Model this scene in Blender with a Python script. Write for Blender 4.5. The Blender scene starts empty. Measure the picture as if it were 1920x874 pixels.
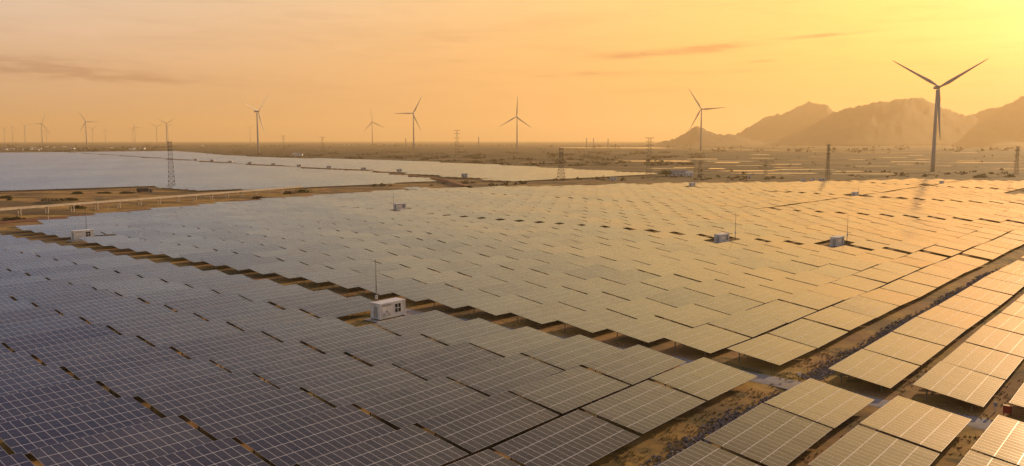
import bpy, math, random
from math import sin, cos, tan, pi, radians, sqrt, tanh, exp, atan2
from mathutils import Vector, Matrix
random.seed(7)
S = bpy.context.scene
COL = S.collection

# ------------------------------------------------------------------ camera
FPX, HOR = 1536.15, 263.0
CZ = 31.05
PITCH = math.atan((437 - HOR) / FPX)
cam = bpy.data.cameras.new('camera'); camo = bpy.data.objects.new('camera', cam); COL.objects.link(camo)
camo.location = (0, 0, CZ); camo.rotation_euler = (pi / 2 - PITCH, 0, 0)
cam.sensor_width = 36; cam.lens = FPX / 1920 * 36; cam.clip_start = .5; cam.clip_end = 60000
S.camera = camo

# ------------------------------------------------------------------ sky, sun, exposure
SUN_AZ, SUN_EL = radians(42.0), radians(11)
sd = Vector((sin(SUN_AZ) * cos(SUN_EL), cos(SUN_AZ) * cos(SUN_EL), sin(SUN_EL)))
W = bpy.data.worlds.new('World'); S.world = W; W.use_nodes = True
nt = W.node_tree; nt.nodes.clear(); NL = nt.links.new
def N(t, **k):
    n = nt.nodes.new(t)
    for a, b in k.items(): setattr(n, a, b)
    return n
def mth(op, a, b=None, c=None, clamp=False):
    n = N('ShaderNodeMath', operation=op, use_clamp=clamp)
    for i, v in enumerate((a, b, c)):
        if v is None: continue
        if isinstance(v, (int, float)): n.inputs[i].default_value = v
        else: NL(v, n.inputs[i])
    return n.outputs[0]
def vm(op, a, b):
    n = N('ShaderNodeVectorMath', operation=op)
    for i, v in enumerate((a, b)):
        if isinstance(v, (tuple, Vector)): n.inputs[i].default_value = tuple(v)
        else: NL(v, n.inputs[i])
    return n
def mixc(f, a, b, mode='MIX'):
    n = N('ShaderNodeMix', data_type='RGBA', blend_type=mode)
    for i, v in ((0, f), (6, a), (7, b)):
        if isinstance(v, (int, float)): n.inputs[i].default_value = v
        elif isinstance(v, tuple): n.inputs[i].default_value = (*v, 1)
        else: NL(v, n.inputs[i])
    return n.outputs[2]
def smooth0(v, a, b):
    n = N('ShaderNodeMapRange', interpolation_type='SMOOTHSTEP'); NL(v, n.inputs[0]); n.inputs[1].default_value = a; n.inputs[2].default_value = b
    return n.outputs[0]
out = N('ShaderNodeOutputWorld'); bg = N('ShaderNodeBackground'); NL(bg.outputs[0], out.inputs[0])
sky = N('ShaderNodeTexSky', sky_type='NISHITA', sun_disc=False, sun_elevation=SUN_EL, sun_rotation=SUN_AZ,
        altitude=0, air_density=2.0, dust_density=6.0, ozone_density=1.5)
tc = N('ShaderNodeTexCoord'); D = vm('NORMALIZE', tc.outputs['Generated'], (0, 0, 0)).outputs[0]
sx = N('ShaderNodeSeparateXYZ'); NL(D, sx.inputs[0])
el = mth('ARCSINE', sx.outputs[2]); az = mth('ARCTAN2', sx.outputs[0], sx.outputs[1])
dots = mth('MAXIMUM', vm('DOT_PRODUCT', D, sd).outputs['Value'], 0.0)
rmp = N('ShaderNodeValToRGB')
NL(mth('MULTIPLY', el, 2 / pi, clamp=True), rmp.inputs[0])
e = rmp.color_ramp.elements
e[0].position = 0; e[0].color = (6.4, 3.5, 1.5, 1)
e[1].position = 1; e[1].color = (.6, .85, 1.9, 1)
for p_, c_ in ((.05, (6.8, 4.0, 1.9)), (.115, (6.9, 4.85, 2.9)), (.16, (7.3, 5.9, 4.0)), (.22, (7.0, 6.1, 4.6)), (.27, (3.9, 3.6, 3.2)), (.32, (1.2, 1.25, 1.6)), (.45, (.65, .78, 1.25))):
    x = e.new(p_); x.color = (*c_, 1)
g1 = mth('POWER', dots, 4.5); g2 = mth('POWER', dots, 60.0); g3 = mth('POWER', dots, 400.0)
col = mixc(1.0, rmp.outputs[0], mixc(g1, (0, 0, 0), (3.6, 2.3, .9)), 'ADD')
col = mixc(1.0, col, mixc(g2, (0, 0, 0), (2.2, 1.8, 6.0)), 'ADD')
col = mixc(1.0, col, mixc(g3, (0, 0, 0), (4.0, 3.6, 5.0)), 'ADD')
col = mixc(1.0, col, mixc(1.0, sky.outputs[0], (.35, .28, .2), 'MULTIPLY'), 'ADD')
aside = N('ShaderNodeMapRange', interpolation_type='SMOOTHSTEP'); NL(vm('DOT_PRODUCT', D, Vector((sin(SUN_AZ), cos(SUN_AZ), 0))).outputs['Value'], aside.inputs[0])
aside.inputs[1].default_value = -.6; aside.inputs[2].default_value = .6; aside.inputs[3].default_value = .8; aside.inputs[4].default_value = 1.0
col = mixc(1.0, col, aside.outputs[0], 'MULTIPLY')
warm = N('ShaderNodeMapRange', interpolation_type='SMOOTHSTEP'); NL(vm('DOT_PRODUCT', D, Vector((sin(SUN_AZ), cos(SUN_AZ), 0))).outputs['Value'], warm.inputs[0])
warm.inputs[1].default_value = .1; warm.inputs[2].default_value = 1.0
col = mixc(1.0, col, mixc(warm.outputs[0], (1.02, 1.21, 1.80), mixc(smooth0(el, .14, .26), (1.08, .93, .58), (1.13, 1.07, .68))), 'MULTIPLY')
lb = mth('MULTIPLY', mth('SUBTRACT', 1.0, warm.outputs[0]), smooth0(el, .13, .34))
col = mixc(lb, col, mixc(1.0, col, (.64, .78, .93), 'MULTIPLY'))
back = N('ShaderNodeMapRange', interpolation_type='SMOOTHSTEP'); NL(vm('DOT_PRODUCT', D, Vector((sin(SUN_AZ), cos(SUN_AZ), 0))).outputs['Value'], back.inputs[0])
back.inputs[1].default_value = .1; back.inputs[2].default_value = -.5
col = mixc(back.outputs[0], col, mixc(1.0, col, (1.08, 1.04, .84), 'MULTIPLY'))
# clouds: long flat bands, in azimuth / elevation
cv = N('ShaderNodeCombineXYZ'); NL(mth('MULTIPLY', az, 3.2), cv.inputs[0]); NL(mth('MULTIPLY', el, 26.0), cv.inputs[1])
def noise(vec, sc, det=5, rough=.55, dist=0.0):
    n = N('ShaderNodeTexNoise'); NL(vec, n.inputs['Vector']); n.inputs['Scale'].default_value = sc
    n.inputs['Detail'].default_value = det; n.inputs['Roughness'].default_value = rough; n.inputs['Distortion'].default_value = dist
    return n.outputs[0]
def smooth(v, a, b):
    n = N('ShaderNodeMapRange', interpolation_type='SMOOTHSTEP'); NL(v, n.inputs[0]); n.inputs[1].default_value = a; n.inputs[2].default_value = b
    return n.outputs[0]
n1 = noise(cv.outputs[0], 2.2, 6, .6, .4); n2 = noise(cv.outputs[0], 6.0, 5, .6, .3)
band = smooth(n1, .46, .72)
def blob(px, py, rx, ry, tilt=0.0):     # a soft streak of cloud around one azimuth / elevation
    a0 = math.atan((px - 960) / FPX); e0 = math.atan((HOR - py) / FPX * cos(a0))
    da = mth('SUBTRACT', az, a0); de = mth('SUBTRACT', mth('SUBTRACT', el, e0), mth('MULTIPLY', da, tilt))
    q = mth('ADD', mth('POWER', mth('ABSOLUTE', mth('DIVIDE', da, rx / FPX)), 2.0), mth('POWER', mth('ABSOLUTE', mth('DIVIDE', de, ry / FPX)), 2.0))
    return mth('EXPONENT', mth('MULTIPLY', q, -1.0))
st = None
for a in ((60, 125, 190, 16, -.04, .9), (260, 150, 160, 9, -.02, .7), (1230, 104, 130, 6, .05, 1.2), (1335, 92, 55, 6, .06, 1.1), (1090, 141, 90, 4.5, .03, .8), (1530, 72, 70, 2.8, .05, 1.3),
          (1050, 95, 60, 5, -.03, .35), (1300, 140, 110, 4, .02, .35), (860, 118, 60, 4, 0, .3), (700, 70, 260, 22, .03, .16), (1210, 172, 90, 5, .02, .25), (1420, 118, 30, 3, .04, .4), (400, 190, 260, 14, 0, .15)):
    b = mth('MULTIPLY', blob(*a[:5]), a[5]); st = b if st is None else mth('ADD', st, b)
st = mth('MULTIPLY', st, mth('ADD', .25, mth('MULTIPLY', smooth(n2, .33, .68), 1.1)), clamp=True)
cl = mth('ADD', mth('MULTIPLY', band, .26), mth('MULTIPLY', st, 1.0), clamp=True)
lowfade = smooth(el, .0, .05)
cl = mth('MULTIPLY', cl, lowfade)
col = mixc(cl, col, mixc(1.0, col, (.64, .56, .62), 'MULTIPLY'))
hi = mth('MULTIPLY', smooth(noise(cv.outputs[0], 1.1, 6, .62, .6), .48, .75), .36)
col = mixc(hi, col, mixc(1.0, col, (1.16, 1.14, 1.2), 'MULTIPLY'))
NL(col, bg.inputs[0]); bg.inputs[1].default_value = .1

sun = bpy.data.lights.new('sun', 'SUN'); sun.energy = 5.0; sun.angle = radians(.6); sun.color = (1.0, .66, .34)
suno = bpy.data.objects.new('sun', sun); COL.objects.link(suno)
suno.rotation_euler = sd.to_track_quat('Z', 'Y').to_euler()
S.view_settings.view_transform = 'Standard'; S.view_settings.look = 'None'
S.view_settings.exposure = 0.09; S.view_settings.gamma = 1.0; S.view_settings.use_curve_mapping = False
S.render.engine = 'CYCLES'
S.cycles.use_denoising = True
S.cycles.max_bounces = 6; S.cycles.volume_bounces = 1; S.cycles.transparent_max_bounces = 12
HAZE_D, HAZE_G, HAZE_C = 1.0e-4, .32, (1.0, .78, .46)

# ------------------------------------------------------------------ the lie of the land
PHI = radians(39.872)
AX = (sin(PHI), cos(PHI)); BX = (cos(PHI), -sin(PHI))
def sst(a, b, x):
    t = min(1, max(0, (x - a) / (b - a))); return t * t * (3 - 2 * t)
def XY(u, v): return (u * AX[0] + v * BX[0], u * AX[1] + v * BX[1])
def UV(x, y): return (x * AX[0] + y * AX[1], x * BX[0] + y * BX[1])
def h0(x, y):
    t = .0083 * x + .0125 * y
    return -10 * tanh(t / 10) + 7 * sst(900, 2200, y) * sst(0, 10, t)
def und(u, v):
    w = sst(-500, -440, v) * (1 - sst(900, 1000, u)) * sst(-60, 0, u)
    if w <= 0: return 0
    return w * (.13 * sin(u / 10.5 + v / 31 + .8) + .10 * sin(v / 14.0 - u / 37 + 2.1) + .10 * sin(u / 23.0 + v / 19.0) + .05 * sin(u / 5.1 - v / 9.0))
def h(x, y):
    u, v = UV(x, y); return h0(x, y) + und(u, v)
def huv(u, v):
    x, y = XY(u, v); return h0(x, y) + und(u, v)
Fv = Vector((0, cos(PITCH), -sin(PITCH))); Uv = Vector((0, sin(PITCH), cos(PITCH)))
def pix(x, y, z):
    p = Vector((x, y, z - CZ)); d = p.dot(Fv)
    if d < 1: return (1e6, 1e6)
    return (960 + FPX * p.x / d, 437 - FPX * p.dot(Uv) / d)
def at(px, py):                     # the ground point a surveyed picture point stands on
    r = Vector(((px - 960) / FPX, 0, 0)) + Fv - Uv * ((py - 437) / FPX)
    t = 20; dt = 1
    while t < 14000:
        if CZ + r.z * t < h(r.x * t, r.y * t): break
        dt = 1 if t < 1500 else 6
        t += dt
    return (r.x * t, r.y * t)
def on_ray(px, D): return ((px - 960) / FPX * D, D)

# ------------------------------------------------------------------ materials
def mat(name, color=(.5, .5, .5), rough=.6, metal=0.0, spec=.5):
    m = bpy.data.materials.new(name); m.use_nodes = True
    b = m.node_tree.nodes['Principled BSDF']
    b.inputs['Base Color'].default_value = (*color, 1); b.inputs['Roughness'].default_value = rough
    b.inputs['Metallic'].default_value = metal; b.inputs['Specular IOR Level'].default_value = spec
    return m
class G:                              # tiny node-graph helper for a material
    def __init__(s, m): s.t = m.node_tree; s.b = s.t.nodes['Principled BSDF']
    def n(s, t, **k):
        x = s.t.nodes.new(t)
        for a, b in k.items(): setattr(x, a, b)
        return x
    def l(s, a, b): s.t.links.new(a, b)
    def put(s, sock, v):
        if isinstance(v, (int, float)): sock.default_value = v
        elif isinstance(v, tuple): sock.default_value = (*v, 1) if len(sock.default_value) == 4 and len(v) == 3 else v
        else: s.l(v, sock)
    def m(s, op, a, b=None, c=None, clamp=False):
        x = s.n('ShaderNodeMath', operation=op, use_clamp=clamp)
        for i, v in enumerate((a, b, c)):
            if v is not None: s.put(x.inputs[i], v)
        return x.outputs[0]
    def mix(s, f, a, b, mode='MIX'):
        x = s.n('ShaderNodeMix', data_type='RGBA', blend_type=mode)
        s.put(x.inputs[0], f); s.put(x.inputs[6], a); s.put(x.inputs[7], b); return x.outputs[2]
    def noise(s, vec, sc, det=4, rough=.55, out=0, dist=0):
        x = s.n('ShaderNodeTexNoise'); s.l(vec, x.inputs['Vector']); x.inputs['Scale'].default_value = sc
        x.inputs['Detail'].default_value = det; x.inputs['Roughness'].default_value = rough; x.inputs['Distortion'].default_value = dist
        return x.outputs[out]
    def sm(s, v, a, b, lo=0., hi=1.):
        x = s.n('ShaderNodeMapRange', interpolation_type='SMOOTHSTEP'); s.l(v, x.inputs[0])
        for i, q in enumerate((a, b, lo, hi)): x.inputs[i + 1].default_value = q
        return x.outputs[0]
    def pos(s): return s.n('ShaderNodeNewGeometry').outputs['Position']
    def mapv(s, vec, scale=(1, 1, 1), rot=(0, 0, 0)):
        x = s.n('ShaderNodeMapping'); s.l(vec, x.inputs[0]); x.inputs['Scale'].default_value = scale; x.inputs['Rotation'].default_value = rot
        return x.outputs[0]
    def bump(s, hgt, st, d):
        x = s.n('ShaderNodeBump'); x.inputs['Strength'].default_value = st; x.inputs['Distance'].default_value = d
        s.l(hgt, x.inputs['Height']); s.l(x.outputs[0], s.b.inputs['Normal'])
def rough_mat(name, c1, c2, sc, rough=.9, bump=.0, bd=.1, c3=None):
    m = mat(name, c1, rough, spec=.2); g = G(m); p = g.pos()
    c = g.mix(g.sm(g.noise(p, sc, 6, .6), .35, .65), c1, c2)
    if c3: c = g.mix(g.sm(g.noise(p, sc * .31, 5, .6), .5, .68), c, c3)
    g.put(g.b.inputs['Base Color'], c)
    if bump: g.bump(g.noise(p, sc * 2.2, 6, .65), bump, bd)
    return m

MW, ML, NM, NR = .972, 2.015, 15, 4         # module width and length, modules along and across a table
TL, TW = MW * NM, ML * NR
TAU = radians(8.39)
def panel_material():
    m = mat('solar_glass', (.02, .02, .04), .22); g = G(m)
    uvn = g.n('ShaderNodeUVMap'); sp = g.n('ShaderNodeSeparateXYZ'); g.l(uvn.outputs[0], sp.inputs[0])
    U_, V_ = sp.outputs[0], sp.outputs[1]
    def line(coord, per, half):
        f = g.m('FRACT', g.m('DIVIDE', coord, per)); d = g.m('MULTIPLY', g.m('MINIMUM', f, g.m('SUBTRACT', 1.0, f)), per)
        return g.m('LESS_THAN', d, half)
    la = line(V_, ML, .038); lb = line(U_, MW, .024)
    mid = line(g.m('ADD', V_, ML / 2), ML, .012)
    frame = g.m('MAXIMUM', la, lb)
    bus = g.m('MULTIPLY', g.m('LESS_THAN', g.m('FRACT', g.m('DIVIDE', U_, MW / 6)), .09), .10)
    cell = g.n('ShaderNodeTexWhiteNoise', noise_dimensions='3D')
    cb = g.n('ShaderNodeCombineXYZ'); g.l(g.m('FLOOR', g.m('DIVIDE', U_, MW)), cb.inputs[0]); g.l(g.m('FLOOR', g.m('DIVIDE', V_, ML)), cb.inputs[1])
    sep = g.n('ShaderNodeSeparateXYZ'); g.l(g.pos(), sep.inputs[0])
    oi = g.n('ShaderNodeObjectInfo')
    g.l(g.m('ADD', g.m('MULTIPLY', oi.outputs['Random'], 91.0), g.m('FLOOR', g.m('DIVIDE', V_, 100.0))), cb.inputs[2]); g.l(cb.outputs[0], cell.inputs[0])
    rv, rc = cell.outputs[0], cell.outputs[1]
    base = g.mix(rv, (.008, .010, .032), (.034, .029, .048))
    base = g.mix(g.m('MULTIPLY', oi.outputs['Random'], .5), base, (.030, .026, .034))
    base = g.mix(g.m('MULTIPLY', mid, .45), base, (.30, .29, .30))
    base = g.mix(bus, base, (.25, .25, .27))
    dust = g.m('MULTIPLY', g.sm(g.noise(g.pos(), .09, 5, .6), .3, .75, .015, .075), g.m('ADD', .5, g.m('MULTIPLY', g.m('FRACT', g.m('MULTIPLY', g.m('FLOOR', g.m('ADD', g.m('DIVIDE', V_, 100.0), g.m('MULTIPLY', g.n('ShaderNodeObjectInfo').outputs['Random'], 97.0))), .6180339)), 1.2)))
    base = g.mix(dust, base, (.30, .24, .18))
    base = g.mix(frame, base, (.62, .61, .60))
    g.put(g.b.inputs['Base Color'], base)
    g.put(g.b.inputs['Roughness'], g.m('ADD', g.m('MULTIPLY', frame, .18), g.m('ADD', .13, g.m('MULTIPLY', dust, .9))))
    g.b.inputs['IOR'].default_value = 1.66
    # every module sits a touch differently
    no = g.n('ShaderNodeNewGeometry').outputs['Normal']
    v1 = g.n('ShaderNodeVectorMath', operation='SUBTRACT'); g.l(rc, v1.inputs[0]); v1.inputs[1].default_value = (.5, .5, .5)
    v2 = g.n('ShaderNodeVectorMath', operation='SCALE'); g.l(v1.outputs[0], v2.inputs[0]); v2.inputs['Scale'].default_value = .009
    v3 = g.n('ShaderNodeVectorMath', operation='ADD'); g.l(no, v3.inputs[0]); g.l(v2.outputs[0], v3.inputs[1])
    v4 = g.n('ShaderNodeVectorMath', operation='NORMALIZE'); g.l(v3.outputs[0], v4.inputs[0]); g.l(v4.outputs[0], g.b.inputs['Normal'])
    return m
M = {}
M['panel'] = panel_material()
M['alu'] = mat('galvanised_steel', (.22, .215, .21), .5, .5)
M['edge'] = mat('shaded_edge', (.035, .033, .032), .5)  # shade of the gaps put into the colour of table sides and undersides
M['steel'] = mat('tower_steel', (.06, .058, .056), .6)
M['turbine'] = rough_mat('turbine_paint', (.46, .45, .44), (.40, .39, .38), .05, .45)
M['white'] = rough_mat('cabin_paint', (.84, .84, .84), (.74, .74, .73), .9, .45, c3=(.62, .60, .57))
M['louver'] = rough_mat('louvre_grey', (.44, .45, .46), (.34, .35, .36), 2.5, .5)
M['glass'] = mat('dark_window', (.02, .025, .03), .08)
M['dark'] = mat('dark_base', (.03, .03, .035), .7)
M['concrete'] = rough_mat('concrete', (.52, .47, .40), (.40, .36, .31), .7, .9, .25, .05)
M['rubber'] = mat('rubber', (.02, .02, .02), .85)
M['tarp'] = rough_mat('dark_tarp', (.05, .06, .07), (.03, .04, .045), 1.5, .6)
M['cab'] = mat('truck_cab_paint', (.10, .11, .13), .4)
M['red'] = mat('red_paint', (.32, .03, .02), .5)
M['yellow'] = mat('yellow_paint', (.75, .50, .05), .5)
M['roofgrey'] = rough_mat('roof_sheet', (.30, .30, .32), (.22, .22, .24), .5, .6)
M['rooftile'] = rough_mat('roof_red', (.26, .10, .06), (.20, .08, .05), .5, .8)
M['leaf'] = rough_mat('scrub_leaves', (.060, .055, .022), (.11, .085, .034), .3, .9)
M['leafgreen'] = rough_mat('green_leaves', (.055, .085, .022), (.09, .11, .03), .4, .85)
M['bark'] = rough_mat('bark', (.10, .07, .05), (.06, .045, .03), 2, .9)
M['gravelroad'] = rough_mat('gravel_road', (.36, .34, .32), (.28, .265, .25), .9, .95, .3, .03, c3=(.40, .33, .25))
M['dirtroad'] = rough_mat('dirt_road', (.34, .25, .16), (.26, .19, .12), .4, .95, .3, .04)
M['rock'] = rough_mat('ditch_rock', (.36, .30, .245), (.22, .18, .15), 1.6, .95, .8, .12)
M['water'] = mat('pond_water', (.14, .125, .10), .04); M['water'].node_tree.nodes['Principled BSDF'].inputs['IOR'].default_value = 1.33
def salt_mat():
    m = mat('salt_pan', (.45, .38, .30), .3); g = G(m); p = g.pos()
    n = g.noise(g.mapv(p, (.02, .05, 1)), 1.0, 5, .6)
    g.put(g.b.inputs['Base Color'], g.mix(g.sm(n, .4, .6), (.34, .28, .20), (.20, .15, .10)))
    g.put(g.b.inputs['Roughness'], g.sm(n, .35, .65, .12, .5)); return m
M['salt'] = salt_mat()
def ground_mat():
    m = mat('dry_ground', (.3, .2, .1), .95, spec=.15); g = G(m); p = g.pos()
    big = g.noise(g.mapv(p, (.006, .011, 0)), 1, 6, .62, dist=.4)
    mid = g.noise(p, .045, 6, .65); fine = g.noise(p, .6, 6, .7)
    grass = g.mix(g.sm(fine, .3, .7), (.56, .35, .09), (.36, .22, .06))
    soil = g.mix(g.sm(mid, .35, .65), (.46, .26, .10), (.33, .18, .07))
    green = g.mix(g.sm(fine, .35, .7), (.095, .085, .030), (.15, .12, .05))
    c = g.mix(g.sm(mid, .42, .60), grass, soil)
    c = g.mix(g.sm(g.noise(g.mapv(p, (.013, .03, 0)), 1, 5, .6, dist=.5), .46, .60), c, g.mix(g.sm(fine, .3, .7), (.20, .135, .06), (.12, .085, .04)))
    c = g.mix(g.sm(g.noise(p, .11, 5, .6), .52, .64), c, green)
    far = g.mix(g.sm(big, .40, .58), (.125, .094, .04), (.045, .04, .018))
    far = g.mix(g.sm(g.noise(g.mapv(p, (.0018, .012, 0)), 1, 5, .65, dist=.6), .48, .60), far, (.04, .036, .016))
    far = g.mix(g.sm(g.noise(g.mapv(p, (.0025, .02, 0)), 1, 5, .6), .54, .66), far, (.22, .155, .085))
    sy_ = g.n('ShaderNodeSeparateXYZ'); g.l(p, sy_.inputs[0])
    c = g.mix(g.sm(sy_.outputs[1], 640, 900), c, far)
    g.put(g.b.inputs['Base Color'], c)
    g.bump(fine, .5, .25)
    return m
M['ground'] = ground_mat()
M['redsoil'] = rough_mat('red_soil', (.26, .115, .05), (.19, .085, .04), .35, .95, .5, .2, c3=(.30, .19, .09))
M['hill'] = rough_mat('hill_scrub', (.075, .062, .035), (.105, .085, .05), .006, .95, .3, 12)

# ------------------------------------------------------------------ mesh helpers
class MB:
    def __init__(s): s.v = []; s.f = []; s.m = []; s.uv = {}; s.sm = set()
    def vert(s, p): s.v.append(tuple(p)); return len(s.v) - 1
    def face(s, idx, m=0, uv=None, smooth=False):
        if uv: s.uv[len(s.f)] = uv
        if smooth: s.sm.add(len(s.f))
        s.f.append(tuple(idx)); s.m.append(m)
    def poly(s, pts, m=0, uv=None): s.face([s.vert(p) for p in pts], m, uv)
    def box(s, c, d, m=0, M_=None):
        x, y, z = [q / 2 for q in d]
        P = [Vector((a * x, b * y, e_ * z)) for a in (-1, 1) for b in (-1, 1) for e_ in (-1, 1)]
        if M_: P = [M_ @ q for q in P]
        i = [s.vert(q + Vector(c)) for q in P]
        for f in ((0, 1, 3, 2), (4, 6, 7, 5), (0, 4, 5, 1), (2, 3, 7, 6), (0, 2, 6, 4), (1, 5, 7, 3)): s.face([i[k] for k in f], m)
    def bar(s, a, b, w, m=0, w2=None):      # square bar between two points
        a, b = Vector(a), Vector(b); d = (b - a)
        if d.length < 1e-6: return
        d.normalize(); up = Vector((0, 0, 1)) if abs(d.z) < .9 else Vector((1, 0, 0))
        x = d.cross(up).normalized(); y = d.cross(x); w2 = w if w2 is None else w2
        i = [s.vert(p + x * (q * ww / 2) + y * (r * ww / 2)) for p, ww in ((a, w), (b, w2)) for q, r in ((-1, -1), (1, -1), (1, 1), (-1, 1))]
        for k in range(4): s.face((i[k], i[(k + 1) % 4], i[4 + (k + 1) % 4], i[4 + k]), m)
        s.face(i[3::-1], m); s.face(i[4:], m)
    def loft(s, rings, m=0, cap=True, smooth=True):
        R = [[s.vert(p) for p in r] for r in rings]; n = len(R[0])
        for a, b in zip(R, R[1:]):
            for k in range(n): s.face((a[k], a[(k + 1) % n], b[(k + 1) % n], b[k]), m, smooth=smooth)
        if cap: s.face(R[0][::-1], m); s.face(R[-1], m)
    def cyl(s, a, b, r1, r2=None, seg=12, m=0):
        a, b = Vector(a), Vector(b); d = (b - a).normalized(); up = Vector((0, 0, 1)) if abs(d.z) < .9 else Vector((1, 0, 0))
        x = d.cross(up).normalized(); y = d.cross(x); r2 = r1 if r2 is None else r2
        s.loft([[p + (x * cos(2 * pi * k / seg) + y * sin(2 * pi * k / seg)) * r for k in range(seg)] for p, r in ((a, r1), (b, r2))], m)
    def build(s, name, mats, parent=None, loc=None):
        me = bpy.data.meshes.new(name); me.from_pydata(s.v, [], s.f)
        for q in (mats if isinstance(mats, (list, tuple)) else [mats]): me.materials.append(q)
        me.polygons.foreach_set('material_index', s.m)
        me.polygons.foreach_set('use_smooth', [k in s.sm for k in range(len(s.f))])
        if s.uv:
            L = me.uv_layers.new(name='UVMap').data
            for k, uv in s.uv.items():
                p = me.polygons[k]
                for j, li in enumerate(p.loop_indices): L[li].uv = uv[j]
        me.update()
        o = bpy.data.objects.new(name, me); COL.objects.link(o)
        if parent: o.parent = parent
        if loc: o.location = loc
        return o
def tag(o, label=None, cat=None, group=None, kind=None):
    for k, v in (('label', label), ('category', cat), ('group', group), ('kind', kind)):
        if v: o[k] = v
    return o
def empty(name, loc, label, cat, group=None, rz=0):
    o = bpy.data.objects.new(name, None); COL.objects.link(o); o.location = loc; o.rotation_euler = (0, 0, rz); o.empty_display_size = .5
    return tag(o, label, cat, group)
def dup(root, label=None, group=None):
    c = root.copy(); COL.objects.link(c)
    if label: c['label'] = label
    if group: c['group'] = group
    for ch in list(root.children):
        k = ch.copy(); COL.objects.link(k); k.parent = c
        for gch in ch.children:
            q = gch.copy(); COL.objects.link(q); q.parent = k
    return c

# ------------------------------------------------------------------ ground: one sheet to the horizon
def ladder(a, b, step, lo, hi, gr=1.16):
    L = []; x = a
    while x <= b + 1e-6: L.append(x); x += step
    d = step; x = a
    while x > lo: d *= gr; x -= d; L.insert(0, x)
    d = step; x = b
    while x < hi: d *= gr; x += d; L.append(x)
    return L
US = ladder(-40, 300, 4, -40.1, 300.1) ; US = ladder(-40, 300, 4, -16000, 300.1)[:-1] + ladder(304, 960, 6, 303, 16000)[1:]
VS0 = ladder(-440, 60, 4, -16000, 16000)
VS = sorted(set([v for v in VS0 if not -46 < v < -34] + [-46 + .75 * k for k in range(17)]))
def dipuv(u, v):                     # rock-lined drain between the blocks
    if u < 20 or u > 420: return 0
    w = exp(-((v + 39.2 + .35 * sin(u / 6.0)) / 1.5) ** 2) * .75
    w *= 1 - exp(-((u - 106.8) / 4.2) ** 4)
    w *= 1 - .9 * exp(-((u - 264) / 3.5) ** 4)
    return -w
g = MB(); nu, nv = len(US), len(VS)
for u in US:
    for v in VS:
        x, y = XY(u, v); g.v.append((x, y, h(x, y) + dipuv(u, v)))
for i in range(nu - 1):
    for j in range(nv - 1):
        a = i * nv + j; g.face((a, a + nv, a + nv + 1, a + 1)[::-1], 0, smooth=True)
o = g.build('ground', M['ground']); tag(o, 'dry golden brown ground reaching to the horizon', None, kind='structure')
if o.data.polygons[0].normal.z < 0: o.data.flip_normals()

def strip(name, pts, width, m, dz, label, step=3.0, wob=.25, cols=5):
    """a ribbon of road laid on the ground along (u, v) points"""
    b = MB(); path = []
    for (p, q) in zip(pts, pts[1:]):
        p, q = Vector(p), Vector(q); n = max(1, int((q - p).length / step))
        for k in range(n): path.append(p.lerp(q, k / n))
    path.append(Vector(pts[-1])); rows = []
    for k, p in enumerate(path):
        t = (path[min(k + 1, len(path) - 1)] - path[max(k - 1, 0)]).normalized(); nn = Vector((-t.y, t.x))
        w1 = width / 2 + wob * sin(k * .9) + wob * .7 * sin(k * 2.3 + 1); w2 = width / 2 + wob * sin(k * .7 + 2) + wob * .7 * sin(k * 1.9)
        r = []
        for c in range(cols):
            s_ = -w1 + (w1 + w2) * c / (cols - 1); q = p + nn * s_; x, y = XY(q.x, q.y)
            r.append(b.vert((x, y, h(x, y) + (dz if 0 < c < cols - 1 else (dz * .25 if dz < 1 else -.3)))))
        rows.append(r)
    for a, c in zip(rows, rows[1:]):
        for k in range(cols - 1): b.face((a[k], c[k], c[k + 1], a[k + 1]), 0, smooth=True)
    o = b.build(name, m); tag(o, label, None, kind='structure')
    if o.data.polygons[0].normal.z < 0: o.data.flip_normals()
    return o
strip('gravel_road', [(98, -345), (102.5, -280), (104.6, -200), (105.8, -120), (106.2, -46), (105.9, -39), (106.4, -20), (107.4, 40)], 4.4, M['gravelroad'], .07, 'grey gravel service road between the solar blocks')
strip('dirt_track', [UV(*at(x, y)) for x, y in ((470, 358), (600, 352), (700, 351), (860, 347), (960, 343), (1100, 339), (1300, 337.5), (1480, 336.5))], 6, M['dirtroad'], .12, 'pale dirt track past the far edge of the solar blocks', 8, .4)
strip('red_soil_bank', [(112, -371), (141, -376), (165, -383), (192, -394), (222, -403)], 12, M['redsoil'], .5, 'bank of bare red soil beside the concrete water channel', 3, 1.2, 7)
strip('red_soil_bank', [(255, -416), (300, -432), (345, -440), (400, -446)], 11, M['redsoil'], .5, 'bank of dark bare soil behind the end of the concrete channel', 4, 1.4, 7)
# bottom of the drain: a bed of loose rock, as relief
b = MB(); rnd = random.Random(3)
def rockbed(u0, u1):                 # heaped stones, each a rough little block
    n = int((u1 - u0) * 38)
    for _ in range(n):
        u = rnd.uniform(u0, u1); w = rnd.gauss(0, .85); v = -39.2 - .35 * sin(u / 6.0) + w
        if abs(w) > 1.9: continue
        x, y = XY(u, v); z = h(x, y) + dipuv(u, v) + .10 + .25 * exp(-w * w) * rnd.random(); r_ = rnd.uniform(.11, .30)
        q = Matrix.Rotation(rnd.uniform(0, 6.3), 3, 'Z') @ Matrix.Rotation(rnd.uniform(-.9, .9), 3, 'X')
        P = [q @ Vector((a * r_ * rnd.uniform(.6, 1.2), c * r_ * rnd.uniform(.6, 1.1), e_ * r_ * rnd.uniform(.35, .8))) + Vector((x, y, z)) for a, c, e_ in ((1, 0, 0), (0, 1, 0), (-1, 0, 0), (0, -1, 0), (.2, .1, 1), (-.1, .2, -1))]
        i = [b.vert(p) for p in P]
        for k in range(4): b.face((i[k], i[(k + 1) % 4], i[4])); b.face((i[(k + 1) % 4], i[k], i[5]))
rockbed(40, 102.5); rockbed(111.3, 259)
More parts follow.
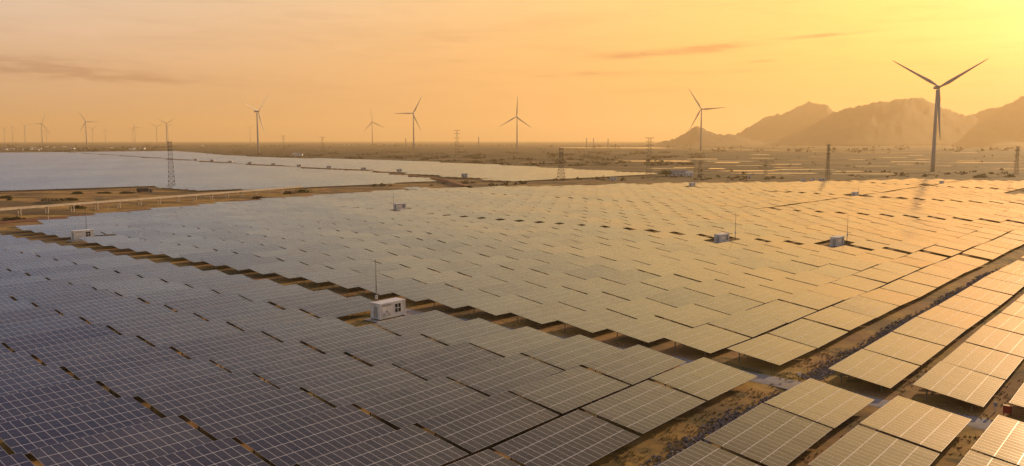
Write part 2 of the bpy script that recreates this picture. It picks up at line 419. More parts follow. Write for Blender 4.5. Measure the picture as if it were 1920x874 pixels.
o = b.build('rock_bed', M['rock']); tag(o, 'dark loose rock lining the drain between the solar blocks', None, kind='stuff')
# ------------------------------------------------------------------ solar tables
GAP = .60; PIT = TL + GAP
V0, QR = -47.28, 10.595; VD, QD = -32.40, 10.587
def interp(tab, x):
    if x <= tab[0][0]: return tab[0][1]
    for (a, b_), (c, d) in zip(tab, tab[1:]):
        if x <= c: return b_ + (d - b_) * (x - a) / (c - a)
    return tab[-1][1]
WEST = [(-436, 425), (-430, 375), (-423, 334), (-416, 300), (-404, 240), (-390, 215), (-372, 178), (-357, 139), (-351, 124), (-330, 113), (-325, 110.7)]   # v -> first u
NORTH = [(-437, 432), (-425, 445), (-412, 484), (-378, 546), (-366, 610), (-338, 651), (-294, 708), (-258, 760), (-207, 880), (-180, 897)]       # v -> last u
T = []     # (u centre, v centre, block row, table index, block)
def run(u0, u1, v, k, blk, n=None, first=0):
    if n is None: n = int((u1 - u0 + GAP + .1) // PIT)
    if n <= 0: return
    g_ = min(.9, (u1 - u0 - n * TL) / max(1, n - 1)) if n > 1 else GAP
    g_ = max(GAP, g_)
    for i in range(n): T.append((u0 + TL / 2 + i * (TL + g_), v, k, i + first, blk))
for k in range(0, 38):
    v = V0 - QR * k
    if k < 26:
        for i in range(9):
            if (k, i) == (6, 0): continue
            T.append((103.3 - TL / 2 - i * PIT - (max(0, k - 12) * .42), v, k, i, 'near'))
    lane = 3.0 if k >= 12 else 0
    w, nn = interp(WEST, v), interp(NORTH, v)
    a = max(110.7, w); n10 = 10
    us = [110.7 + TL / 2 + i * PIT for i in range(10)]
    if k == 22: us = us[1:]
    if k == 7: us = us[:-1]
    for i, uc in enumerate(us):
        if uc - TL / 2 >= w - 4: T.append((uc, v, k, i + (k == 22), 'second'))
    u3 = 266.6
    s0 = 1 if k in (4, 24) else 0
    if w < 270: run(u3 + s0 * PIT, 405.8, v, k, 'third', first=s0)
    elif w < 390: run(w, 405.8, v, k, 'third')
    v2 = v - lane - (0 if k < 12 else 2.5)
    b4 = 553 + .22 * max(0, -v - 100)
    run(411.5, min(b4 - 5.5, nn), v2, k, 'fourth')
    b6 = 745 if k < 12 else 765 + .35 * max(0, -v - 185)
    s0 = 1 if k in (25, 12) else 0
    if nn > b4 + 20: run(b4 + s0 * PIT, min(b6 - 6, nn), v2, k, 'fifth')
    if nn > b6 + 15: run(b6 + (1 if k == 12 else 0) * PIT, nn, v2, k, 'sixth')
for j in range(0, 7):
    v = VD + QD * j
    for i in range(9): T.append((103.5 - TL / 2 - i * PIT, v, -1 - j, i, 'near'))
    for i in range(10): T.append((110.2 + TL / 2 + i * PIT, v, -1 - j, i, 'second'))
    run(266.6, 405.8, v, -1 - j, 'third'); run(411.5, 547, v, -1 - j, 'fourth'); run(553, 739, v, -1 - j, 'fifth')
for k in (4, 5):                    # the bare patch at the right
    T = [t for t in T if not (k == t[2] and 668 < t[0] < 735 and t[4] in ('fifth',))]
rnd = random.Random(11)
HC = 1.6
def table_matrix(u, v):
    du = TL / 2 - 1
    za, zb = huv(u - du, v), huv(u + du, v); zc = huv(u, v); zm = (za + zb + zc) / 3
    sl = math.atan((zb - za) / (2 * du)) + radians(rnd.gauss(0, .18))
    t = TAU + radians(rnd.gauss(0, .33)) + (huv(u, v - 4) - huv(u, v + 4)) / 8 * .5
    ax = Vector((AX[0] * cos(sl), AX[1] * cos(sl), sin(sl)))
    by = Vector((-BX[0] * cos(t), -BX[1] * cos(t), sin(t))); by = (by - ax * by.dot(ax)).normalized()
    az_ = ax.cross(by); x, y = XY(u, v)
    m = Matrix.Identity(4)
    for i in range(3): m[i][0], m[i][1], m[i][2] = ax[i], by[i], az_[i]
    m.translation = Vector((x, y, zm + HC + rnd.gauss(0, .03))); return m
TB = []
for t in T:
    m = table_matrix(t[0], t[1]); c = m.translation
    q = [pix(*(m @ Vector((a * TL / 2, b_ * TW / 2, 0)))) for a, b_ in ((-1, -1), (1, -1), (1, 1), (-1, 1))]
    if any(abs(p[0]) > 1e5 for p in q): continue
    if max(p[0] for p in q) < -260 or min(p[0] for p in q) > 2180 or min(p[1] for p in q) > 1010: continue
    # visible size: clip roughly to the frame
    xs = [min(1920, max(0, p[0])) for p in q]; ys = [min(874, max(0, p[1])) for p in q]
    A_ = abs(sum(xs[i] * ys[(i + 1) % 4] - xs[(i + 1) % 4] * ys[i] for i in range(4))) / 2
    TB.append((A_, t, m))
TB.sort(key=lambda r: -r[0])
def panel_mesh(b, tr=None, vo=0.0, th=.045, mp=0, me_=1):
    P = [Vector((a * TL / 2, c * TW / 2, z)) for z in (-th, 0) for a, c in ((-1, -1), (1, -1), (1, 1), (-1, 1))]
    if tr: P = [tr @ p for p in P]
    i = [b.vert(p) for p in P]
    b.face(i[4:8], mp, [(0, vo), (TL, vo), (TL, vo + TW), (0, vo + TW)])
    b.face((i[3], i[2], i[1], i[0]), me_)
    for k in range(4): b.face((i[k], i[(k + 1) % 4], i[4 + (k + 1) % 4], i[4 + k]), me_)
pb = MB(); panel_mesh(pb)
PANEL_ME = None
def rails(b):
    for y in (-3.1, -1.2, 1.2, 3.1): b.box((0, y, -.115), (TL - .3, .09, .13), 0)
    for x in (-6, -3, 0, 3, 6):
        b.box((x, 0, -.25), (.10, TW - 1.2, .13), 0)
rb = MB(); rails(rb)
def legmesh(y):
    b = MB(); L = HC + y * sin(TAU) + .5
    b.box((0, 0, -L / 2), (.13, .13, L), 0); b.box((0, 0, -.02), (.26, .2, .05), 0); return b
CARD = ['first', 'second', 'third', 'fourth', 'fifth', 'sixth', 'seventh', 'eighth', 'ninth', 'tenth', '11th', '12th', '13th', '14th', '15th', '16th', '17th', '18th', '19th', '20th',
        '21st', '22nd', '23rd', '24th', '25th', '26th', '27th', '28th', '29th', '30th', '31st', '32nd', '33rd', '34th', '35th', '36th', '37th', '38th']
def tlabel(t):
    u, v, k, i, blk = t
    side = 'left' if k >= 0 else 'right'; r = CARD[k if k >= 0 else -1 - k]
    if blk == 'near': return f'solar table before the gravel road, {r} row {side} of the drain, {CARD[i]} from the road'
    if blk == 'second': return f'solar table beyond the gravel road, {r} row {side} of the drain, {CARD[i]} from the road'
    return f'solar table in the {blk} block away, {r} row {side} of the drain, {CARD[i]} along'
NIND, NLEG = 298, 110
proto_panel = proto_rail = None; leg_lo = leg_hi = None
for n, (A_, t, m) in enumerate(TB[:NIND]):
    r = bpy.data.objects.new('solar_table', None); COL.objects.link(r); r.matrix_world = m; r.empty_display_size = .5
    tag(r, tlabel(t), 'solar table', 'solar tables in rows across the field')
    if proto_panel is None:
        proto_panel = p = pb.build('panel_face', [M['panel'], M['edge']]); proto_rail = q = rb.build('support_rail', M['alu'])
        leg_lo = legmesh(-2.6).build('leg', M['alu']); leg_hi = legmesh(2.6).build('leg', M['alu'])
        l1, l2 = leg_lo, leg_hi
    else:
        p = proto_panel.copy(); q = proto_rail.copy(); COL.objects.link(p); COL.objects.link(q); l1 = l2 = None
    p.parent = r; q.parent = r
    if n < NLEG:
        inv = m.to_3x3().inverted().to_4x4()          # legs stay plumb
        for x in (-6, -3, 0, 3, 6):
            for y, lp in ((-2.6, leg_lo), (2.6, leg_hi)):
                if lp.parent is None: L = lp
                else: L = lp.copy(); COL.objects.link(L)
                L.parent = r; L.matrix_local = Matrix.Translation((x, y, -.2)) @ inv
b = MB()
for n, (A_, t, m) in enumerate(TB[NIND:]):
    panel_mesh(b, m, 100.0 * (n % 97) * 1.0 + (0 if True else 0), .045)
    for x in (-5, 0, 5):
        for y in (-2.6, 2.6):
            p = m @ Vector((x, y, -.1)); b.bar(p, p - Vector((0, 0, 1.7 + y * .15)), .13, 1)
o = b.build('solar_table', [M['panel'], M['edge']]); tag(o, 'grey solar tables of the field too far off to count, row behind row', None, kind='stuff')
print('tables', len(TB))
from mathutils import noise as mn
# the two far solar fields: rows of tables 600 m and more away
def inside(poly, x, y):
    c = False
    for (a, b_), (p, q) in zip(poly, poly[1:] + poly[:1]):
        if (b_ > y) != (q > y) and x < (p - a) * (y - b_) / (q - b_) + a: c = not c
    return c
def far_field(poly, name, label, seed):
    b = MB(); rn = random.Random(seed); vmin = min(p[1] for p in poly); vmax = max(p[1] for p in poly); k = 0
    umin = min(p[0] for p in poly); umax = max(p[0] for p in poly); v = vmax; step = TL * 2 + .3
    while v > vmin:
        u = umin
        while u < umax:
            if inside(poly, u + step / 2, v) and not (seed == 1 and int(round(v / QR)) % 27 == 5):
                x, y = XY(u + step / 2, v); P = pix(x, y, h(x, y) + 2)
                if -150 < P[0] < 2000:
                    t = TAU + radians(rn.gauss(0, .3)) + .008 * sin(v / 37 + u / 90) + .011 * mn.noise((v * .7, u / 140, seed))
                    za, zb = huv(u, v) + HC, huv(u + step, v) + HC; hw, hz = TW / 2 * cos(t), TW / 2 * sin(t)
                    q = []
                    for uu, z, s_ in ((u, za, 1), (u + step - .3, zb, 1), (u + step - .3, zb, -1), (u, za, -1)):
                        xx, yy = XY(uu, v + s_ * hw); q.append((xx, yy, z - s_ * hz))
                    vo = 100.0 * (k % 89)
                    i = [b.vert(p) for p in q]; b.face(i, 0, [(0, vo), (step, vo), (step, vo + TW), (0, vo + TW)])
                    j = [b.vert((p[0], p[1], p[2] - .06)) for p in q]
                    b.face(j[::-1], 1)
                    for e_ in range(4): b.face((i[(e_ + 1) % 4], i[e_], j[e_], j[(e_ + 1) % 4]), 1)
                    for f_ in (.2, .8):
                        xx, yy = XY(u + step * f_, v + 2.6); zz = huv(u + step * f_, v); b.bar((xx, yy, zz - .3), (xx, yy, zz + HC - .5), .14, 1)
                        xx, yy = XY(u + step * f_, v - 2.6); b.bar((xx, yy, zz - .3), (xx, yy, zz + HC + .3), .14, 1)
            u += step; k += 1
        v -= QR
    o = b.build(name, [M['panel'], M['edge']]); return tag(o, label, None, kind='stuff')
roadl = [(548, -539), (660, -772), (680, -936), (752, -1389), (905, -2224), (925, -2320)]
F1 = [(545, -541), (408, -517), (300, -533), (296, -545), (322, -622), (199, -611), (150, -700), (150, -2320)] + [(a - 14, b_) for a, b_ in roadl[::-1]]
far_field(F1, 'far_solar_field', 'lilac grey solar field at the far left before the dirt causeway', 1)
F2 = [(a + 16, b_) for a, b_ in roadl[1:]] + [(1235, -2364), (1000, -1700), (958, -1484), (979, -1235), (977, -1004), (936, -782), (828, -474), (575, -481), (603, -556)]
far_field(F2, 'far_solar_field', 'pale solar field behind the dirt causeway, ending at the lattice towers', 2)
for pts in (roadl,):
    strip('dirt_causeway', [(a, b_) for a, b_ in [(470, -440)] + pts], 14, M['redsoil'], 2.0, 'dirt causeway with white cabins between two far solar fields', 15, .6)
# ------------------------------------------------------------------ water: river, lake, salt ponds
rnd = random.Random(21)
def sheet(name, pts, m, label, dz=.18):
    b = MB(); b.poly([(x, y, h0(x, y) + dz) for x, y in pts]); o = b.build(name, m); tag(o, label, None, kind='structure')
    if o.data.polygons[0].normal.z < 0: o.data.flip_normals()
def band(pxs, name, m, label):
    top = [at(x, y0) for x, y0, y1 in pxs]; bot = [at(x, y1) for x, y0, y1 in pxs]
    b = MB()
    def sub(L): return [Vector(p).lerp(Vector(q), k / 6) for p, q in zip(L, L[1:]) for k in range(6)] + [Vector(L[-1])]
    t_, o_ = sub(top), sub(bot); r = []
    for k, (p, q) in enumerate(zip(t_, o_)):
        w = (q - p) * .10 * sin(k * 1.7); p, q = p + w, q + w * .6 * cos(k * 2.9)
        r.append((b.vert((p.x, p.y, h0(*p) + .2)), b.vert((q.x, q.y, h0(*q) + .2))))
    for a, c in zip(r, r[1:]): b.face((a[0], c[0], c[1], a[1]))
    o = b.build(name, m); tag(o, label, None, kind='structure')
    if o.data.polygons[0].normal.z < 0: o.data.flip_normals()
band([(1052, 276.6, 277.6), (1150, 276.4, 278.0), (1240, 276.8, 278.6), (1300, 277.4, 279.6), (1440, 280.4, 283.0), (1560, 283.4, 286.2), (1660, 285.2, 287.2), (1722, 286.0, 286.9)], 'river', M['water'], 'bright river below the mountains')
band([(1784, 273.2, 276.4), (1850, 273.0, 277.4), (1930, 273.6, 277.8), (2100, 273.4, 277.6)], 'lake', M['water'], 'bright lake at the foot of the right-hand mountain')
PONDS = [(1262, 1298, 314, 315.6), (1290, 1340, 297, 299.6), (1242, 1290, 302, 303.8), (1320, 1407, 301.3, 303.3), (1343, 1383, 304, 306), (1378, 1424, 310, 311.6), (1447, 1497, 307, 309.3), (1327, 1357, 315, 317.4),
         (1348, 1447, 319.3, 322), (1373, 1517, 323.5, 326.6), (1453, 1557, 316.3, 319.6), (1447, 1500, 313.3, 315), (1432, 1483, 327.2, 329.8), (1407, 1440, 289.5, 291.4), (1515, 1549, 293.5, 295.6), (1407, 1449, 296, 297.6),
         (1590, 1620, 298.7, 300.4), (1652, 1695, 295, 296.3), (1714, 1741, 297.8, 300), (1669, 1738, 302.5, 304.6), (1680, 1710, 307.8, 309), (1751, 1781, 310.4, 311.8), (1789, 1841, 301, 303.4), (1781, 1901, 304.2, 306.3),
         (1860, 1990, 296, 297.8), (1856, 1980, 316.5, 318), (1560, 1612, 320.3, 322.8), (1560, 1672, 325, 327.6), (1676, 1699, 325, 326), (1785, 1828, 286, 287.3), (1702, 1729, 290.5, 292),
         (1055, 1083, 301.5, 302.6), (1152, 1280, 301.2, 303.4), (977, 1037, 303.8, 305.2), (1217, 1280, 315, 316.8), (1480, 1540, 300, 301.4), (1600, 1660, 311, 312.4), (1690, 1730, 316.8, 318.2), (1540, 1600, 305, 306.2), (1880, 1960, 310, 311.2)]
PONDXY = []
for x0, x1, y0, y1 in PONDS:
    xm, ym, wx, wy = (x0 + x1) / 2, (y0 + y1) / 2, (x1 - x0) * .64, (y1 - y0) * .34; x0, x1, y0, y1 = xm - wx, xm + wx, ym - wy, ym + wy
    s_ = rnd.uniform(-.2, .4); k = (x1 - x0) * .12
    P = [at(x0 + rnd.uniform(0, k), y1), at((x0 + x1) / 2, y1 + s_ * .5), at(x1 - rnd.uniform(0, k), y1 + s_), at(x1, (y0 + y1) / 2 + s_), at(x1 - rnd.uniform(0, 2 * k), y0 + s_), at(x0 + rnd.uniform(k, 3 * k), y0)]
    PONDXY.append(P); sheet('salt_pond', P, M['salt'] if rnd.random() < .6 else M['water'], 'shallow salt pond on the plain')
# ------------------------------------------------------------------ mountains
from mathutils import noise as mn
def mountain(prof, D0, label, W0, seed):
    b = MB(); px = []; x = prof[0][0]
    while x <= prof[-1][0]: px.append(x); x += 3.0
    nd = 40; rows = []
    for p in px:
        r = []; eb = HOR + 5 - interp(prof, p); en = 3.2 * mn.fractal((p / 13, seed, 0), 1, 2, 5) + 2.0 * mn.fractal((p / 4.5, seed, 7), .8, 2, 4); D1 = D0 + 350 * sin(p / 60 + seed)
        for j in range(nd + 1):
            d = -1 + 2 * j / nd; dd = D1 + d * W0
            H = max(0, eb + en * (1 - abs(d)) ** 9) * D1 / FPX; fall = (1 - abs(d)) ** 1.25
            nz = mn.ridged_multi_fractal((p / 45, d * 2.2 + seed, seed * 1.7), .9, 2.1, 5, 1.0, 2.0) - 1.1
            z = H * fall * (1 + .14 * nz * min(1, abs(d) * 3.5))
            X, Y = on_ray(p, dd); r.append(b.vert((X, Y, z - 6 + (0 if 0 < j < nd else -30))))
        rows.append(r)
    for a, c in zip(rows, rows[1:]):
        for j in range(nd): b.face((a[j], c[j], c[j + 1], a[j + 1]), 0, smooth=True)
    o = b.build('mountain', M['hill']); tag(o, label, None, kind='structure')
    if o.data.polygons[len(o.data.polygons) // 2].normal.z < 0: o.data.flip_normals()
mountain([(1225, 266), (1258, 258), (1280, 247), (1302, 232), (1310, 234), (1322, 240), (1340, 248), (1352, 248), (1362, 247), (1380, 250), (1410, 258), (1440, 267)], 6300, 'small hill before the mountains', 900, 1)
mountain([(1340, 266), (1360, 256), (1378, 249), (1395, 240), (1430, 218), (1465, 211), (1490, 200), (1510, 189), (1527, 194), (1545, 196), (1560, 209), (1580, 222), (1610, 240), (1660, 266)], 7600, 'left mountain with a pointed summit', 1500, 2)
mountain([(1400, 267), (1460, 256), (1500, 241), (1530, 224), (1560, 207), (1585, 199), (1620, 192), (1645, 187), (1655, 188), (1685, 182), (1715, 181), (1735, 189), (1760, 199), (1790, 211), (1820, 216), (1860, 232), (1900, 248), (1960, 267)], 6500, 'broad middle mountain', 1500, 3)
mountain([(1730, 266), (1770, 240), (1800, 218), (1820, 212), (1838, 202), (1862, 200), (1885, 191), (1900, 182), (1910, 178), (1925, 180), (1950, 170), (1990, 176), (2050, 205), (2120, 240), (2180, 267)], 7300, 'right mountain at the frame edge', 1500, 4)
# ------------------------------------------------------------------ inverter cabins
RZA = pi / 2 - PHI
def cabin(label, u=0, v=0, pos=None, rz=RZA, group='inverter cabins among the solar tables', full=True, zoff=0):
    x, y = pos or XY(u, v); z = (h(x, y) if full else h0(x, y)) + zoff + .25
    r = empty('inverter_cabin', (x, y, z), label, 'cabin', group, rz)
    L, Dp, H = 6.2, 2.5, 2.75
    b = MB(); b.box((0, 0, H / 2), (L, Dp, H))
    n = 0
    for k in range(26):                                # corrugation, long sides
        xx = -L / 2 + .12 + k * (L - .24) / 25
        if k in (0, 1) or k >= 21: b.box((xx, -Dp / 2 - .02, H / 2), (.11, .05, H - .3))
        b.box((xx, Dp / 2 + .02, H / 2), (.11, .05, H - .3))
    for sx_ in (-1, 1):
        for sy_ in (-1, 1): b.box((sx_ * (L / 2 - .05), sy_ * (Dp / 2 - .05), H / 2), (.2, .2, H + .02))
    b.build('body', M['white'], r)
    b = MB(); b.box((0, 0, H + .06), (L + .22, Dp + .22, .12)); b.box((0, 0, H + .15), (L + .05, Dp + .05, .06)); b.build('roof', M['white'], r)
    b = MB(); b.box((0, 0, -.12), (L - .1, Dp - .1, .24)); b.build('base_frame', M['dark'], r)
    for k in (0, 1):
        d = MB(); d.box((-2.05 + k * 1.15, -Dp / 2 - .03, 1.25), (1.08, .06, 2.1)); d = d.build('door', M['louver'] if not full else M['white'], r)
        q = MB()
        for s_ in range(6): q.box((-2.05 + k * 1.15, -Dp / 2 - .075, 2.36 + s_ * .045), (1.0, .04, .025))
        for s_ in range(9): q.box((-2.05 + k * 1.15, -Dp / 2 - .07, .42 + s_ * .07), (.8, .03, .035))
        q.build('vent', M['louver'], d)
        q = MB(); q.box((-1.6 + k * .3, -Dp / 2 - .10, 1.25), (.05, .09, .25)); q.build('handle', M['dark'], d)
    w = MB(); x0, x1, z0, z1 = .45, 2.05, .75, 2.45; yy = -Dp / 2 - .05
    for xx in (x0, (x0 + x1) / 2, x1): w.box((xx, yy, (z0 + z1) / 2), (.11, .10, z1 - z0 + .12))
    for zz in (z0, (z0 + z1) / 2, z1): w.box(((x0 + x1) / 2, yy + .004, zz), (x1 - x0, .08, .10))
    w = w.build('window', M['white'], r)
    q = MB(); q.box(((x0 + x1) / 2, yy + .035, (z0 + z1) / 2), (x1 - x0, .03, z1 - z0)); q.build('pane', M['glass'], w)
    d = MB(); d.box((-L / 2 - .03, -.1, 1.25), (.06, 1.0, 2.1)); d = d.build('door', M['louver'], r)
    q = MB(); q.box((-L / 2 - .09, .28, 1.25), (.07, .05, .2)); q.build('handle', M['dark'], d)
    if full:
        b = MB(); b.box((0, -.1, -.2 - (.5 + zoff) / 2), (L + 2.2, Dp + 1.8, .5 + zoff)); b.build('concrete_pad', M['concrete'], r)
    return r
cabin('white inverter cabin by the gravel road, largest and nearest of the cabins', 100.2, -113.7)
cabin('white inverter cabin at the far left end of the gravel road', 115.3, -281, zoff=.6)
cabin('white inverter cabin with a thin mast, at left in the middle of the solar field', 275, -302, zoff=1.3)
cabin('grey shaded inverter cabin in a dark gap, left of the two at right centre', 260.3, -123.7)
cabin('grey shaded inverter cabin in a dark gap, right of the two at right centre', 277.0, -90.4)
cabin('small inverter cabin near the far edge of the field, below the long house', 604, -314, zoff=1.2)
cabin('small inverter cabin with mast where the long dark lane begins at right', 571, -176, zoff=.6)
cabin('small inverter cabin on the long dark lane below the big turbine', 793, -171.5, zoff=.8)
cw = [(367, 303.5), (398, 305), (432, 307.5), (468.6, 310), (513, 312.5), (561, 315.3), (617, 318.3), (682, 321.6), (748.5, 325), (871, 334.5)]
names_ = ['leftmost and farthest', 'second from left', 'third from left', 'fourth from left', 'fifth from left', 'sixth from left', 'seventh from left', 'eighth from left', 'ninth from left', 'nearest at the right end']
for (x, y), nm in zip(cw, names_):
    cabin('tiny white cabin on the causeway between far fields, ' + nm, pos=at(x, y), rz=radians(8), group='cabins along the far causeway', full=False, zoff=1.9)
cabin('white cabin with grey wall beyond the field edge, right of a lattice tower', pos=at(1150, 338), rz=radians(4), group='cabins beyond the far edge', full=False)
cabin('pale grey cabin beyond the field, rightmost of three boxes by the lattice tower', pos=at(1541, 341), rz=radians(-15), group='cabins beyond the far edge', full=False)
def kiosk(px, py, label):
    x, y = at(px, py); r = empty('switch_kiosk', (x, y, h0(x, y)), label, 'kiosk', 'white kiosks beyond the far edge', radians(-15))
    b = MB(); b.box((0, 0, 1.6), (3.2, 2.6, 3.2)); b.build('body', M['white'], r)
    b = MB(); b.box((0, 0, 3.3), (3.6, 3.0, .2)); b.build('roof', M['louver'], r)
    b = MB(); b.box((.2, -1.33, 1.2), (1.1, .06, 2.2)); b.build('door', M['louver'], r)
kiosk(1505, 341, 'white kiosk beyond the field, leftmost of three boxes by the lattice tower')
kiosk(1524, 341, 'white kiosk beyond the field, middle of three boxes by the lattice tower')
kiosk(1405, 334, 'lone white kiosk at the edge of the salt ponds')
# thin masts beside the cabins
def mast(u, v, label, H=10.6):
    x, y = XY(u, v); r = empty('lightning_mast', (x, y, h(x, y)), label, 'mast', 'thin masts beside the cabins')
    b = MB(); b.cyl((0, 0, 0), (0, 0, H * .45), .11, .09, 8); b.cyl((0, 0, H * .45), (0, 0, H), .075, .045, 8); b.build('pole', M['steel'], r)
    b = MB(); b.box((0, -.16, 3.4), (.45, .25, .75)); b.build('equipment_box', M['white'], r)
    b = MB(); b.box((0, 0, .1), (.6, .6, .3)); b.build('footing', M['concrete'], r)
for u, v, l in ((100.4, -117.2, 'tall thin mast behind the nearest white cabin'), (117.8, -283.8, 'thin pale mast behind the cabin at the far left'), (273.0, -304.5, 'thin mast at the white cabin left of the field centre'),
                (266.4, -121.6, 'thin mast right of the left shaded cabin'), (281.2, -88.6, 'thin mast right of the right shaded cabin'), (575, -175, 'thin mast at the small cabin where the lane begins'), (798, -171, 'thin mast at the small cabin below the big turbine')):
    mast(u, v, l)
def post(pos, H, label, name='instrument_post'):
    x, y = pos; r = empty(name, (x, y, h(x, y)), label, 'post')
    b = MB(); b.cyl((0, 0, 0), (0, 0, H), .07, .06, 8); b.build('pole', M['white'], r)
    b = MB(); b.box((0, 0, H - .25), (.3, .2, .5)); b.build('sensor_head', M['louver'], r)
post(XY(126.4, -263.8), 4.4, 'short white post among tables right of the left cabin')
post(XY(264, -171.5), 4.2, 'dark post in a gap of the middle rows')
post(at(91, 416), 2.6, 'white post on the red soil left of the cabin mast', 'marker_post')
post(at(203, 399), 3.0, 'white post on the soil bank below the water channel', 'marker_post')
# ------------------------------------------------------------------ red box and markers by the road
x, y = XY(112.2, -15.6); r = empty('fire_box', (x, y, h(x, y)), 'red box on legs by the road at the right edge', 'box', rz=RZA)
b = MB(); b.box((0, 0, .72), (.55, .85, .85)); b.build('body', M['red'], r)
b = MB(); b.box((0, 0, 1.18), (.65, .95, .07)); b.build('lid', M['red'], r)
b = MB(); b.box((-.29, 0, .72), (.03, .7, .7)); b.build('door', M['red'], r)
for a in (-.22, .22):
    for c in (-.36, .36):
        b = MB(); b.box((a, c, .15), (.06, .06, .34)); b.build('leg', M['steel'], r)
post(XY(112.4, -16.9), 1.3, 'thin dark post left of the red box', 'marker_post')
def marker(u, v, m, label):
    x, y = XY(u, v); r = empty('marker_sign', (x, y, h(x, y) - .1), label, 'marker')
    b = MB(); b.box((0, 0, .35), (.06, .06, .7)); b.build('stake', M['alu'], r)
    b = MB(); b.box((0, -.05, .75), (.5, .04, .35)); b.build('plate', m, r)
marker(78.4, -38.2, M['yellow'], 'small yellow marker in the rocky drain at the bottom')
marker(110.0, -40.2, M['white'], 'small white marker where the drain meets the road')
# ------------------------------------------------------------------ concrete water channel on posts
P0, P1 = Vector((-246, 292)), Vector((-150.5, 585)); dv = (P1 - P0); Lc = dv.length; dv.normalize()
def chz(s_): p = P0 + dv * s_; return h0(p.x, p.y)
r = empty('water_channel', (P0.x, P0.y, chz(0)), 'long pale concrete water channel carried on pairs of posts', 'aqueduct', rz=atan2(dv.y, dv.x))
b = MB(); zz0 = chz(0); ns = 22
for k in range(ns):
    a, c = Lc * k / ns, Lc * (k + 1) / ns - .06; za, zc = chz(a) - zz0 + 3.0, chz(c) - zz0 + 3.0
    for y0, y1, z0, z1 in ((-1.0, 1.0, 0, .18), (-1.0, -.82, .18, .95), (.82, 1.0, .18, .95)):
        i = [b.vert((X, Y, zb + Z)) for X, zb in ((a, za), (c, zc)) for Y in (y0, y1) for Z in (z0, z1)]
        for f in ((0, 1, 3, 2), (4, 6, 7, 5), (0, 4, 5, 1), (2, 3, 7, 6), (0, 2, 6, 4), (1, 5, 7, 3)): b.face([i[q] for q in f])
    if k % 1 == 0: b.box(((a + c) / 2, 0, (za + zc) / 2 + .86), (.25, 1.6, .12))
b.build('trough', M['concrete'], r)
s_ = 6.0
while s_ < Lc - 3:
    z = chz(s_) - zz0; b = MB()
    for yy in (-.8, .8): b.box((s_, yy, z + 1.15), (.38, .38, 3.1))
    b.box((s_, 0, z + 2.8), (.55, 2.3, .38)); b.box((s_, 0, z + .9), (.25, 1.3, .25)); b.build('pier', M['concrete'], r); s_ += 14.6
# ------------------------------------------------------------------ truck
x, y = at(272, 361.5); t = empty('dump_truck', (x, y, h0(x, y)), 'dark covered truck parked on golden grass beyond the channel', 'truck', rz=radians(24))
b = MB(); b.loft([[(-5.2, a * 1.2, z) for a, z in ((-1, 1.2), (1, 1.2), (1, 2.9), (.6, 3.15), (-.6, 3.15), (-1, 2.9))], [(2.2, a * 1.2, z) for a, z in ((-1, 1.2), (1, 1.2), (1, 2.9), (.6, 3.15), (-.6, 3.15), (-1, 2.9))]], smooth=False); b.build('cargo_box', M['tarp'], t)
b = MB(); b.loft([[(2.5, a * 1.15, z) for a, z in ((-1, .7), (1, .7), (1, 2.85), (-1, 2.85))], [(4.0, a * 1.15, z) for a, z in ((-1, .7), (1, .7), (1, 2.75), (-1, 2.75))], [(4.7, a * 1.1, z) for a, z in ((-1, .75), (1, .75), (1, 1.7), (-1, 1.7))]], smooth=False)
c = b.build('cab', M['cab'], t)
b = MB(); b.box((3.3, 0, 2.2), (.9, 2.34, .6)); b.build('window', M['glass'], c)
b = MB(); b.box((4.72, 0, .95), (.1, 2.2, .35)); b.build('bumper', M['steel'], c)
b = MB(); b.box((-.4, 0, .95), (9.0, .9, .35)); b.build('chassis', M['dark'], t)
for X in (-4.1, -2.8, 3.6):
    for Y in (-1.0, 1.0):
        b = MB(); b.cyl((X, Y - .16, .52), (X, Y + .16, .52), .52, .52, 18); w = b.build('wheel', M['rubber'], t)
        q = MB(); q.cyl((X, Y - .18, .52), (X, Y + .18, .52), .27, .27, 12); q.build('rim', M['steel'], w)
# ------------------------------------------------------------------ long house and distant buildings
def house(pos, L, Dp, Hw, Hr, label, rz, wall, roof, cat='house', group=None, name='long_house', parts=True):
    x, y = pos; r = empty(name, (x, y, h0(x, y) - .2), label, cat, group, rz)
    b = MB(); b.box((0, 0, Hw / 2), (L, Dp, Hw))
    for s_ in (-1, 1): b.face([b.vert((s_ * L / 2, -Dp / 2, Hw)), b.vert((s_ * L / 2, Dp / 2, Hw)), b.vert((s_ * L / 2, 0, Hw + Hr))])
    b.build('wall', wall, r)
    b = MB(); e_ = .5
    for s_ in (-1, 1):
        i = [b.vert(p) for p in ((-L / 2 - e_, s_ * (Dp / 2 + e_), Hw - e_ * Hr / (Dp / 2)), (L / 2 + e_, s_ * (Dp / 2 + e_), Hw - e_ * Hr / (Dp / 2)), (L / 2 + e_, 0, Hw + Hr + .02), (-L / 2 - e_, 0, Hw + Hr + .02))]
        j = [b.vert((b.v[k][0], b.v[k][1], b.v[k][2] + .12)) for k in i]
        b.face(i); b.face(j[::-1])
        for k in range(4): b.face((i[k], i[(k + 1) % 4], j[(k + 1) % 4], j[k]))
    b.build('roof', roof, r)
    if parts:
        for k in range(int(L // 4)):
            X = -L / 2 + 2 + k * 4; b = MB(); b.box((X, -Dp / 2 - .03, 1.8), (1.3, .1, 1.5 if k % 3 else 2.4)); w = b.build('window' if k % 3 else 'door', M['glass'] if k % 3 else M['louver'], r)
    return r
house(at(1271, 330), 20, 9, 4.2, 2.0, 'long white house with grey roof left of a wide lattice tower', radians(-12), M['white'], M['roofgrey'])
house(at(1292, 330.5), 8, 8, 4.6, .8, 'small white annex at the right end of the long house', radians(-12), M['white'], M['white'], name='annex')
rnd = random.Random(5)
